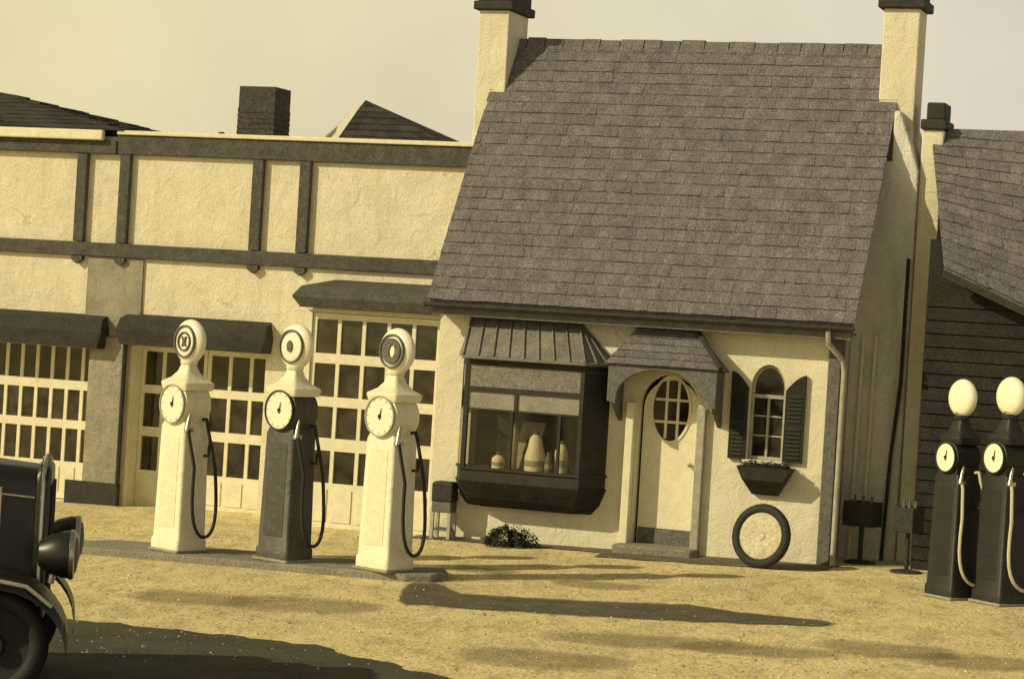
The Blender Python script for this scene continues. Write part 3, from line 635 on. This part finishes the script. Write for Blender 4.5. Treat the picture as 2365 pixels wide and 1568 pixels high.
m = MB(); m.hexa([eL + Vector((0, -.05, -.10)), eR + Vector((0, -.05, -.10)), eR + Vector((0, .0, -.10)), eL + Vector((0, 0, -.10)), eL + Vector((0, -.05, -.02)), eR + Vector((0, -.05, -.02)), eR + Vector((0, 0, -.02)), eL + Vector((0, 0, -.02))]); m.build('bargeboard', DKTRIM, hs)
m = MB(); x0 = U(2128, 900, HV + .25); zlo = min(eL.z, eR.z) 
yy = HV + .25
m.prism([(x0, -.6), (x0 + 5, -.6), (x0 + 5, eR.z + .3), (eR.x, eR.z + .3), (eL.x, eL.z + .3), (x0, eL.z + .3)], yy, yy + .2)
m.box(x0 + 4.8, x0 + 5, yy + .2, yy + 2.4, -.6, 2.6); m.box(x0, x0 + 5, yy + 2.4, yy + 2.6, -.6, 2.6)
for k in range(22): m.box(x0 + .002, x0 + 4.99, yy - .022, yy - .001, -.1 + k * .14, -.1 + k * .14 + .125)
m.build('wall', WOODWALL, hs)

# ------------------------------------------------------------------ gas pumps
def pump(label, group, px, py, beta, sc, bodym, hosem, style, lift=.07, headm=None, capm=None, R=.205, loop=1.):
    p = GR(px, py, lift); t = thing('gas_pump', label, 'gas pump', p, -beta, group); t.scale = (sc, sc, sc)
    headm = headm or bodym
    m = MB(); m.box(-.23, .23, -.20, .20, 0, .03); m.build('base', CEMENT_AND_SHADE, t, bevel=.012)
    w0, w1, d0, d1 = .205, .19, .17, .155
    def rr(w_, d_, z_, r=.03):
        o_ = []
        for cx, cy, a in ((w_ - r, d_ - r, 0), (-w_ + r, d_ - r, 90), (-w_ + r, -d_ + r, 180), (w_ - r, -d_ + r, 270)):
            for k in range(4): an = math.radians(a + 30 * k); o_.append((cx + r * math.cos(an), cy + r * math.sin(an), z_))
        return o_
    m = MB(); m.loft([rr(w0 + .012, d0 + .012, .03), rr(w0 + .012, d0 + .012, .12), rr(w0, d0, .14), rr(w1, d1, 1.22), rr(w1 - .02, d1 - .01, 1.27)]); body = m.build('body', bodym, t, True)
    m = MB(); m.hexa([(-.13, -d0 - .004, .24), (.13, -d0 - .004, .24), (.13, -d0 + .02, .24), (-.13, -d0 + .02, .24), (-.12, -d1 - .006, 1.14), (.12, -d1 - .006, 1.14), (.12, -d1 + .02, 1.14), (-.12, -d1 + .02, 1.14)]); m.build('panel', bodym, body, bevel=.006)
    # clock head
    zc = 1.44; q_ = R / .205; capm = capm or headm
    m = MB(); m.lathe([(R - .03, -.17), (R, -.155), (R, .14), (R - .03, .155)], (0, 0, zc), 'y', 32); m.box(-.15, .15, -.14, .14, 1.24, 1.36); head = m.build('dial_housing', headm, t, True)
    m = MB(); m.lathe([(.178 * q_, -.180), (.178 * q_, -.168)], (0, 0, zc), 'y', 32); dl_ = m.build('dial', OPAL, t, True)
    m = MB(); m.slab(arc(0, zc, .192 * q_, .192 * q_, 0, 360, 32)[:-1], [arc(0, zc, .178 * q_, .178 * q_, 0, 360, 32)[:-1]], -.19, -.165); m.build('dial_rim', DKTRIM if style in 'dn' else GREYWH, dl_)
    for k in range(12 if style != 'n' else 0):
        m = MB(); a = math.radians(30 * k); c_, s_ = math.sin(a) * q_, math.cos(a) * q_; r0 = .148; ww = .004
        x_, z_ = c_, s_; tx, tz = s_, -c_
        m.hexa([(x_ * r0 + tx * ww, -.1835, zc + z_ * r0 + tz * ww), (x_ * .168 + tx * ww, -.1835, zc + z_ * .168 + tz * ww), (x_ * .168 - tx * ww, -.1835, zc + z_ * .168 - tz * ww), (x_ * r0 - tx * ww, -.1835, zc + z_ * r0 - tz * ww),
                (x_ * r0 + tx * ww, -.181, zc + z_ * r0 + tz * ww), (x_ * .168 + tx * ww, -.181, zc + z_ * .168 + tz * ww), (x_ * .168 - tx * ww, -.181, zc + z_ * .168 - tz * ww), (x_ * r0 - tx * ww, -.181, zc + z_ * r0 - tz * ww)])
        m.build('tick_mark', GREYWH, dl_)
    m = MB(); m.hexa([(-.008, -.189, zc - .03), (.008, -.189, zc - .03), (.008, -.185, zc - .03), (-.008, -.185, zc - .03), (.016, -.189, zc + .075), (.020, -.189, zc + .075), (.020, -.185, zc + .075), (.016, -.185, zc + .075)]); m.lathe([(.018, -.192), (.018, -.184)], (0, 0, zc), 'y', 12); m.build('needle', DKTRIM, dl_)
    # cap, collar, globe
    m = MB(); kq = R / .205; m.loft([rr(.19 * kq, .17 * kq, 1.58), rr(.205 * kq, .185 * kq, 1.635), rr(.20 * kq, .18 * kq, 1.655), rr(.13 * kq, .12 * kq, 1.70), rr(.085, .08, 1.76), rr(.062, .06, 1.83)]); m.lathe([(.06, 1.82), (.085, 1.835), (.085, 1.86), (.07, 1.875)], n=20); m.build('cap', capm, t, True)
    zg = 2.05; m = MB(); prof = []
    for k in range(13):
        a = math.pi * k / 12; prof.append((max(.004, (.218 if style != 'n' else .195) * math.sin(a) ** .55), -.075 * math.cos(a)))
    m.lathe(prof, (0, 0, zg), 'y', 32); gl_ = m.build('globe', OPAL, t, True)
    if style in 'wdg':
        m = MB(); m.slab(arc(0, zg, .160, .160, 0, 360, 32)[:-1], [arc(0, zg, .145, .145, 0, 360, 32)[:-1]], -.086, -.055)
        if style == 'd': m.prism(arc(-.01, zg, .035, .055, 0, 360, 16)[:-1], -.090, -.055); 
        if style == 'g': m.slab(arc(0, zg, .120, .120, 0, 360, 24)[:-1], [arc(.01, zg, .04, .06, 0, 360, 16)[:-1]], -.090, -.055)
        if style == 'w':
            m.slab(arc(0, zg, .095, .095, 0, 360, 24)[:-1], [arc(0, zg, .082, .082, 0, 360, 24)[:-1]], -.090, -.055); m.prism([(-.03, zg - .05), (.0, zg - .03), (.035, zg - .05), (.02, zg), (.035, zg + .05), (-.01, zg + .03), (-.035, zg + .05), (-.015, zg)], -.090, -.055)
        m.build('emblem', EMB if style != 'w' else TRIM, gl_)
    m = MB(); m.tube([(0, 0, 1.87), (0, 0, 1.90)], .065, 16); m.build('globe_collar', CHROME, gl_, True)
    # hose with nozzle on the right side
    sx_ = w1
    m = MB(); pts = [(sx_ + .0, .06, 1.30), (sx_ + .06, .06, 1.31), (sx_ + .10, .05, 1.22)]
    for k in range(1, 18):
        a = math.pi * k / 18; pts.append((sx_ + .10 + .06 * math.sin(a), .03 + .20 * loop * math.cos(a) * (.55 + .6 * math.sin(a)), 1.20 - 1.03 * math.sin(a) ** .6))
    pts += [(sx_ + .08, -.16, 1.14), (sx_ + .05, -.15, 1.20)]
    m.tube(pts, .017, 8); h = m.build('hose', hosem, t, True)
    m = MB(); m.tube([(sx_ + .05, -.17, 1.19), (sx_ + .045, -.15, 1.30), (sx_ + .03, -.12, 1.36)], .022, 10, .012); m.box(sx_ - .005, sx_ + .05, -.16, -.09, 1.18, 1.22); m.build('nozzle', CHROME, h, True)
    m = MB(); m.tube([(sx_, .1, .95), (sx_ + .07, .1, .95), (sx_ + .07, .1, 1.05)], .014, 8); m.build('crank', DKTRIM, t, True)
    return t
pump('cream gas pump nearest the parked black car, pale ringed globe on top', 'gas pumps on the stone island', 411, 1272, math.radians(44), 1.0, PUMPW, RUBBER, 'w')
pump('dark gas pump with a cream dial, between two cream pumps on the island', 'gas pumps on the stone island', 655, 1294, math.radians(40), 1.0, PUMPD, RUBBER, 'd', capm=PUMPW)
pump('cream gas pump with a grey disc in its globe, nearest the bay window', 'gas pumps on the stone island', 887, 1316, math.radians(42), 1.0, PUMPW, RUBBER, 'g', headm=PUMPW)
pump('blackish gas pump with a plain white globe, close to the cottage downpipe', 'dark gas pumps right of the cottage', 2195, 1380, math.radians(60), .92, PUMPB, HOSEL, 'n', 0, R=.165, loop=1.55)
pump('blackish gas pump with a pale hose loop, at the right edge of the forecourt', 'dark gas pumps right of the cottage', 2306, 1394, math.radians(60), .94, PUMPB, HOSEL, 'n', 0, R=.165, loop=1.55)

# ------------------------------------------------------------------ small things on the forecourt
p = GR(1748, 1312); ty = thing('tyre_wheel', 'upright car tyre with a pale disc wheel, leaning on the cottage wall under the window', 'tyre', p, -AL - math.radians(14))
m = MB(); R = .335; r_ = .05; rings = []
for i in range(40):
    a = 2 * math.pi * i / 40; c_ = Vector((math.cos(a), 0, math.sin(a))); rings.append([c_ * (R - r_ + r_ * math.cos(2 * math.pi * j / 12)) + Vector((0, r_ * .9 * math.sin(2 * math.pi * j / 12), 0)) for j in range(12)])
k = len(m.v)
for r in rings: m.v += [tuple(q_) for q_ in r]
for i in range(40):
    for j in range(12): m.f.append((i * 12 + j, ((i + 1) % 40) * 12 + j, ((i + 1) % 40) * 12 + (j + 1) % 12, i * 12 + (j + 1) % 12))
t1_ = m.build('tyre', RUBBER, ty, True); 
m = MB(); m.lathe([(.250, .03), (.252, -.012), (.235, -.022), (.12, -.008), (.045, -.006), (.042, -.016), (.015, -.018)], (0, 0, 0), 'y', 36)
t2_ = m.build('wheel_disc', mat('dusty_disc', (.62, .57, .42), (.40, .36, .26), 6, .7, .2, 40, .25), ty, True)
for o in (t1_, t2_): o.location = (0, 0, R); 
ty.rotation_euler[0] = -math.radians(9)

p = world(U(1024, 1200, -.2), -.2); p.z = gz(p.x); cb = thing('oil_cabinet', 'small dark oil cabinet on pale legs, standing between the garage doors and bay window', 'cabinet', p, -AL)
m = MB(); m.box(-.12, .12, -.10, .10, .42, .60); m.hexa([(-.13, -.11, .60), (.13, -.11, .60), (.13, .11, .60), (-.13, .11, .60), (-.10, -.08, .64), (.10, -.08, .64), (.10, .08, .64), (-.10, .08, .64)]); m.build('box', DKTRIM, cb, bevel=.01)
m = MB(); m.box(-.115, .115, -.095, .095, .30, .417); m.build('drawer', TRIM, cb, bevel=.01)
for x_ in (-.10, .10):
    for y_ in (-.08, .08):
        m = MB(); m.box(x_ - .018, x_ + .018, y_ - .018, y_ + .018, 0, .297); m.build('leg', GREYWH, cb)
m = MB(); m.box(-.082, .082, -.09, .09, .10, .125); m.build('shelf', TRIM, cb)

p = GR(1172, 1262); sh = thing('shrub', 'low dark clipped shrub under the bay window', 'shrub', (p.x, p.y, p.z), -AL)
m = MB()
for i in range(2600):
    a, e_ = random.uniform(0, 6.28), math.asin(random.random()); rr_ = random.uniform(.6, 1.) ** .4 * (1 + .18 * math.sin(3 * a + 1) + .10 * math.sin(7 * a))
    c_ = Vector((.29 * rr_ * math.cos(a) * math.cos(e_), .20 * rr_ * math.sin(a) * math.cos(e_), .01 + .20 * rr_ * math.sin(e_)))
    b_ = random.uniform(0, 6.28); s_ = random.uniform(.010, .022); d1 = Vector((math.cos(b_), math.sin(b_), random.uniform(-.6, .9))) * s_; d2 = Vector((-math.sin(b_), math.cos(b_), random.uniform(-.7, .7))) * s_ * .6
    m.poly([c_ - d1, c_ + d2, c_ + d1, c_ - d2])
m.build('foliage', LEAF, sh, merge=False)
m = MB()
for k in range(7): a = k * .9; m.tube([(.03 * math.cos(a), .03 * math.sin(a), -.02), (.12 * math.cos(a), .09 * math.sin(a), .08), (.20 * math.cos(a), .14 * math.sin(a), .14)], .008, 5, .003)
m.build('stem', TIMBER, sh)

# goods in the bay window
zsl = zg2 + .014
def good(name, label, cat, u_, v_, prof, mm, box=None):
    q_ = world(u_, v_, zsl); t = thing(name, label, cat, q_, -AL, 'goods in the bay window')
    m = MB(); m.lathe(prof, n=20); m.build('body', mm, t, True)
    m = MB(); h_ = prof[-1][1]; m.lathe([(.024, h_), (.026, h_ + .02), (.016, h_ + .035)], n=12); m.build('cap', TRIM, t, True)
    m = MB(); rb = prof[1][0] + .002; m.lathe([(rb, prof[1][1] * .35), (rb + .001, prof[1][1] * .75)], n=20); m.build('paper_band', GREYWH, t, True)
good('oil_can', 'tall cream conical oil can in the middle of the bay window', 'oil can', U(1236, 1050, -.25), -.25, [(.115, 0), (.115, .16), (.085, .27), (.07, .36), (.035, .40)], PUMPW)
good('oil_can', 'slim cream oil can right of the tall conical one in the bay window', 'oil can', U(1296, 1060, -.25), -.25, [(.075, 0), (.075, .20), (.07, .24), (.055, .28), (.03, .32)], PUMPW)
good('oil_can', 'short squat cream oil can at the left end of the bay window shelf', 'oil can', U(1150, 1070, -.30), -.30, [(.07, 0), (.07, .10), (.065, .12), (.04, .14), (.025, .15)], PUMPW)
good('oil_can', 'small dark oil can at the foot of the tall conical can in the bay window', 'oil can', U(1266, 1080, -.33), -.33, [(.04, 0), (.04, .13), (.035, .16), (.025, .18), (.02, .19)], EMB)
q_ = world(U(1205, 1050, -.08), -.08, zsl); t = thing('show_card', 'tilted pale show card leaning behind the oil cans in the bay window', 'card', q_, -AL, 'goods in the bay window')
m = MB(); m.hexa([(-.13, -.02, 0), (.13, -.02, 0), (.13, -.008, 0), (-.13, -.008, 0), (-.03, .09, .52), (.23, .09, .52), (.23, .102, .52), (-.03, .102, .52)]); m.build('board', GREYWH, t)
m = MB(); m.hexa([(.0, .012, .17), (.13, .012, .17), (.13, .02, .17), (.0, .02, .17), (.05, .066, .40), (.18, .066, .40), (.18, .075, .40), (.05, .075, .40)]); m.build('picture_panel', TRIM, t)
good('oil_can', 'narrow greyed oil can left of the tall conical one in the bay window', 'oil can', U(1184, 1050, -.20), -.20, [(.05, 0), (.05, .38), (.045, .42), (.03, .46), (.02, .50)], GREYWH)

# oil bottle racks by the end wall
def rack(label, px, py, w_, zt):
    p = GR(px, py); t = thing('bottle_rack', label, 'rack', p, -AL - .3, 'bottle racks by the cottage end wall')
    m = MB(); m.box(-w_, w_, -.13, -.10, zt - .26, zt); m.box(-w_, w_, .10, .13, zt - .26, zt); m.box(-w_, -w_ + .025, -.10, .10, zt - .26, zt); m.box(w_ - .025, w_, -.10, .10, zt - .26, zt); m.box(-w_ + .025, w_ - .025, -.10, .10, zt - .26, zt - .235); m.build('crate', DKTRIM, t, bevel=.006)
    m = MB(); m.tube([(0, 0, .03), (0, 0, zt - .262)], .025, 10); m.build('stem', DKTRIM, t, True)
    m = MB(); m.lathe([(.17, 0), (.16, .02), (.05, .035)], n=20); m.build('foot', DKTRIM, t, True)
    for k in range(3):
        m = MB(); x_ = (-.6 + .6 * k) * w_; m.lathe([(.035, 0), (.035, .18), (.014, .26), (.014, .30)], (x_, 0, zt - .234), n=12); m.build('bottle', EMB, t, True)
rack('dark crate rack of oil bottles, the wider one next to the cottage corner', 1985, 1300, .17, .66)
rack('narrow dark crate rack of oil bottles, beside the plain globed gas pump', 2092, 1322, .11, .68)

# ------------------------------------------------------------------ black sedan at the lower left
CY = 14.55; k375 = F_PX / CY
cx0 = -1046 / k375
def CX(px, py): d = ray(px, py); t = CY / d.y; return CAM.x + d.x * t
def CZ(px, py): d = ray(px, py); t = CY / d.y; return CAM.z + d.z * t
cgz = gz(-4.0)
car = thing('sedan', 'black vintage sedan with a nickel radiator and bullet headlamps, cut by the left edge', 'car', (CX(95, 1330) - .12, CY + .75, cgz), math.radians(8.5))
# local: x forward (right in the photo), y away from the camera side; near side y=-0.75; radiator foot at x=0
zh = CZ(40, 1085) - cgz; zl_ = CZ(130, 1290) - cgz; zf = CZ(60, 1336) - cgz
def sect(x, hw_, z0, z1, r=.12):
    pts = []
    for k in range(5): a = math.radians(90 * k / 4); pts.append((x, hw_ - r + r * math.sin(math.pi / 2 - a), z1 - r + r * math.sin(a)))
    full = [(x, -hw_, z0), (x, hw_, z0)] + pts + [(q_[0], -q_[1], q_[2]) for q_ in pts[::-1]]
    return full
m = MB(); m.loft([sect(-1.05, .44, .50, zh + .06), sect(-.55, .38, .52, zh + .02), sect(-.07, .31, .55, zh - .02)]); m.build('hood', BLACKP, car, True)
m = MB(); m.loft([sect(-.07, .325, .50, zh + .0), sect(-.05, .335, .50, zh + .015), sect(.0, .335, .48, zh + .0), sect(.015, .32, .48, zh - .02)]); rad = m.build('radiator_shell', BLACKP, car, True)
m = MB(); m.tube([(-.03, -.337, .56), (-.03, -.338, zh - .11), (-.03, -.30, zh - .02), (-.03, -.22, zh + .017), (-.03, .22, zh + .017), (-.03, .30, zh - .02), (-.03, .338, zh - .11), (-.03, .337, .56)], .014, 6); m.build('radiator_edge', CHROME, rad, True)
m = MB(); m.box(.004, .022, -.27, .27, .56, zh - .12); 
for k in range(18): m.box(.022, .03, -.265 + k * .03, -.255 + k * .03, .56, zh - .12)
m.build('grille', DKTRIM, rad)
m = MB(); m.lathe([(.03, zh), (.035, zh + .03), (.012, zh + .06)], (-.025, 0, 0), n=14); m.build('radiator_cap', CHROME, rad, True)
m = MB()
for sg in (-1, 1): m.tube([(-1.03, sg * .445, zh - .14), (-.55, sg * .385, zh - .16), (-.08, sg * .318, zh - .20)], .010, 6)
m.tube([(-.55, -.385, .56), (-.56, -.385, zh - .12), (-.56, -.30, zh + .03), (-.56, 0, zh + .033), (-.56, .30, zh + .03), (-.56, .385, zh - .12), (-.55, .385, .56)], .010, 6)
m.tube([(-.29, -.349, .56), (-.29, -.349, zh - .14)], .012, 6)
m.build('hood_moulding', CHROME, car, True)
m = MB()
for k in range(9): 
    for sg in (-1, 1): m.box(-.52 + k * .045 - .45, -.50 + k * .045 - .45, sg * .435 - .012, sg * .435 + .012, .72, .98)
m.build('louvre', BLACKP, car)
# cabin
m = MB(); m.loft([sect(-3.1, .58, .50, 1.55, .2), sect(-2.95, .66, .48, 1.78, .2), sect(-1.30, .66, .48, 1.80, .18), sect(-1.10, .62, .48, 1.70, .16), sect(-1.02, .52, .50, zh + .12, .12)]); body = m.build('body', BLACKP, car, True)
for sg in (-1, 1):
    for a_0, a_1 in ((-2.75, -2.10), (-1.98, -1.38)):
        m = MB(); m.box(a_0, a_1, sg * .665 - .006, sg * .665 + .006, 1.20, 1.62); m.build('side_window', GLASS, body)
# fenders
def fender(xc, sg, R_, ext_back):
    rings = []; n = 16
    for i in range(n + 1):
        a = math.radians(-8 + (188 + ext_back) * i / n)
        if a > math.pi: x_, z_ = xc - R_ - (a - math.pi) * .9, .36 - (a - math.pi) * .25 + .0
        else: x_, z_ = xc + R_ * math.cos(a), .36 + (zf - .36) * math.sin(a)
        th_ = .02; c0_, c1_ = sg * .40, sg * .80
        rings.append([(x_, c0_, z_ + .02), (x_, (c0_ + c1_) / 2, z_ + .03), (x_, c1_ - sg * .03, z_ + .01), (x_, c1_, z_ - .07), (x_, c1_ - sg * .02, z_ - .07), (x_, c0_, z_ - .01)])
    m = MB(); m.loft(rings); return m.build('fender', BLACKP, car, True)
wx = CX(-15, 1450) - CX(95, 1330)
wr = min(.35, zf - .06)
for xc in (wx, wx - 2.45):
    for sg in (-1, 1):
        fender(xc, sg, .46, 0)
        m = MB(); Rw, rw = wr, .065; V0 = []
        for i in range(36):
            a = 2 * math.pi * i / 36; V0 += [(xc + (Rw - rw + rw * math.cos(2 * math.pi * j / 10)) * math.cos(a), sg * .66 + rw * math.sin(2 * math.pi * j / 10), Rw + (Rw - rw + rw * math.cos(2 * math.pi * j / 10)) * math.sin(a)) for j in range(10)]
        m.v = V0
        for i in range(36):
            for j in range(10): m.f.append((i * 10 + j, ((i + 1) % 36) * 10 + j, ((i + 1) % 36) * 10 + (j + 1) % 10, i * 10 + (j + 1) % 10))
        wh = m.build('wheel', RUBBER, car, True)
        m = MB(); m.lathe([(Rw - .10, -.03), (Rw - .085, -.04), (Rw - .085, .04), (Rw - .10, .03)], (xc, sg * .66, Rw), 'y', 32); m.lathe([(.07, -.06), (.09, -.03), (.09, .05), (.05, .08)], (xc, sg * .66, Rw), 'y', 20)
        for k in range(12):
            a = 2 * math.pi * k / 12; m.tube([(xc + .07 * math.cos(a), sg * .66, Rw + .07 * math.sin(a)), (xc + (Rw - .09) * math.cos(a), sg * .66, Rw + (Rw - .09) * math.sin(a))], .013, 6)
        m.build('rim', RUBBER, wh, True)
m = MB()
for sg in (-1, 1): m.box(wx - 1.99, wx - .46, sg * .62 - .14, sg * .62 + .14, .30, .335)
m.build('running_board', BLACKP, car)
for sg in (-1, 1):
    m = MB(); m.tube([(wx + .36, sg * .81, .36 + (zf - .36) * .62), (wx + .2, sg * .81, .36 + (zf - .36) * .90), (wx, sg * .81, zf - .01), (wx - .2, sg * .81, .36 + (zf - .36) * .90)], .013, 6)
    m.build('fender_highlight', GREYWH, car, True)  # pale line along the fender edge, a highlight put in as colour
# headlamps
hx = CX(130, 1290) - CX(95, 1330)
for sg in (-1, 1):
    m = MB(); m.lathe([(.015, -.13), (.08, -.11), (.125, -.04), (.148, .04), (.150, .075)], (hx, sg * .50, zl_), 'x', 28); hl_ = m.build('headlamp', BLACKP, car, True)
    m = MB(); m.lathe([(.150, .076), (.158, .080), (.156, .105), (.140, .112)], (hx, sg * .50, zl_), 'x', 28); m.build('lamp_rim', CHROME, hl_, True)
    m = MB(); m.lathe([(.139, .100), (.10, .125), (.03, .135)], (hx, sg * .50, zl_), 'x', 28); m.build('lens', EMB, hl_, True)
    m = MB(); m.tube([(hx - .02, sg * .50, zl_ - .13), (hx - .03, sg * .50, zf - .05)], .022, 8); m.build('lamp_post', CHROME, hl_, True)
m = MB(); m.tube([(hx - .03, -.48, zl_ - .06), (hx - .04, 0, zl_ - .04), (hx - .03, .48, zl_ - .06)], .018, 8); m.build('lamp_bar', CHROME, car, True)
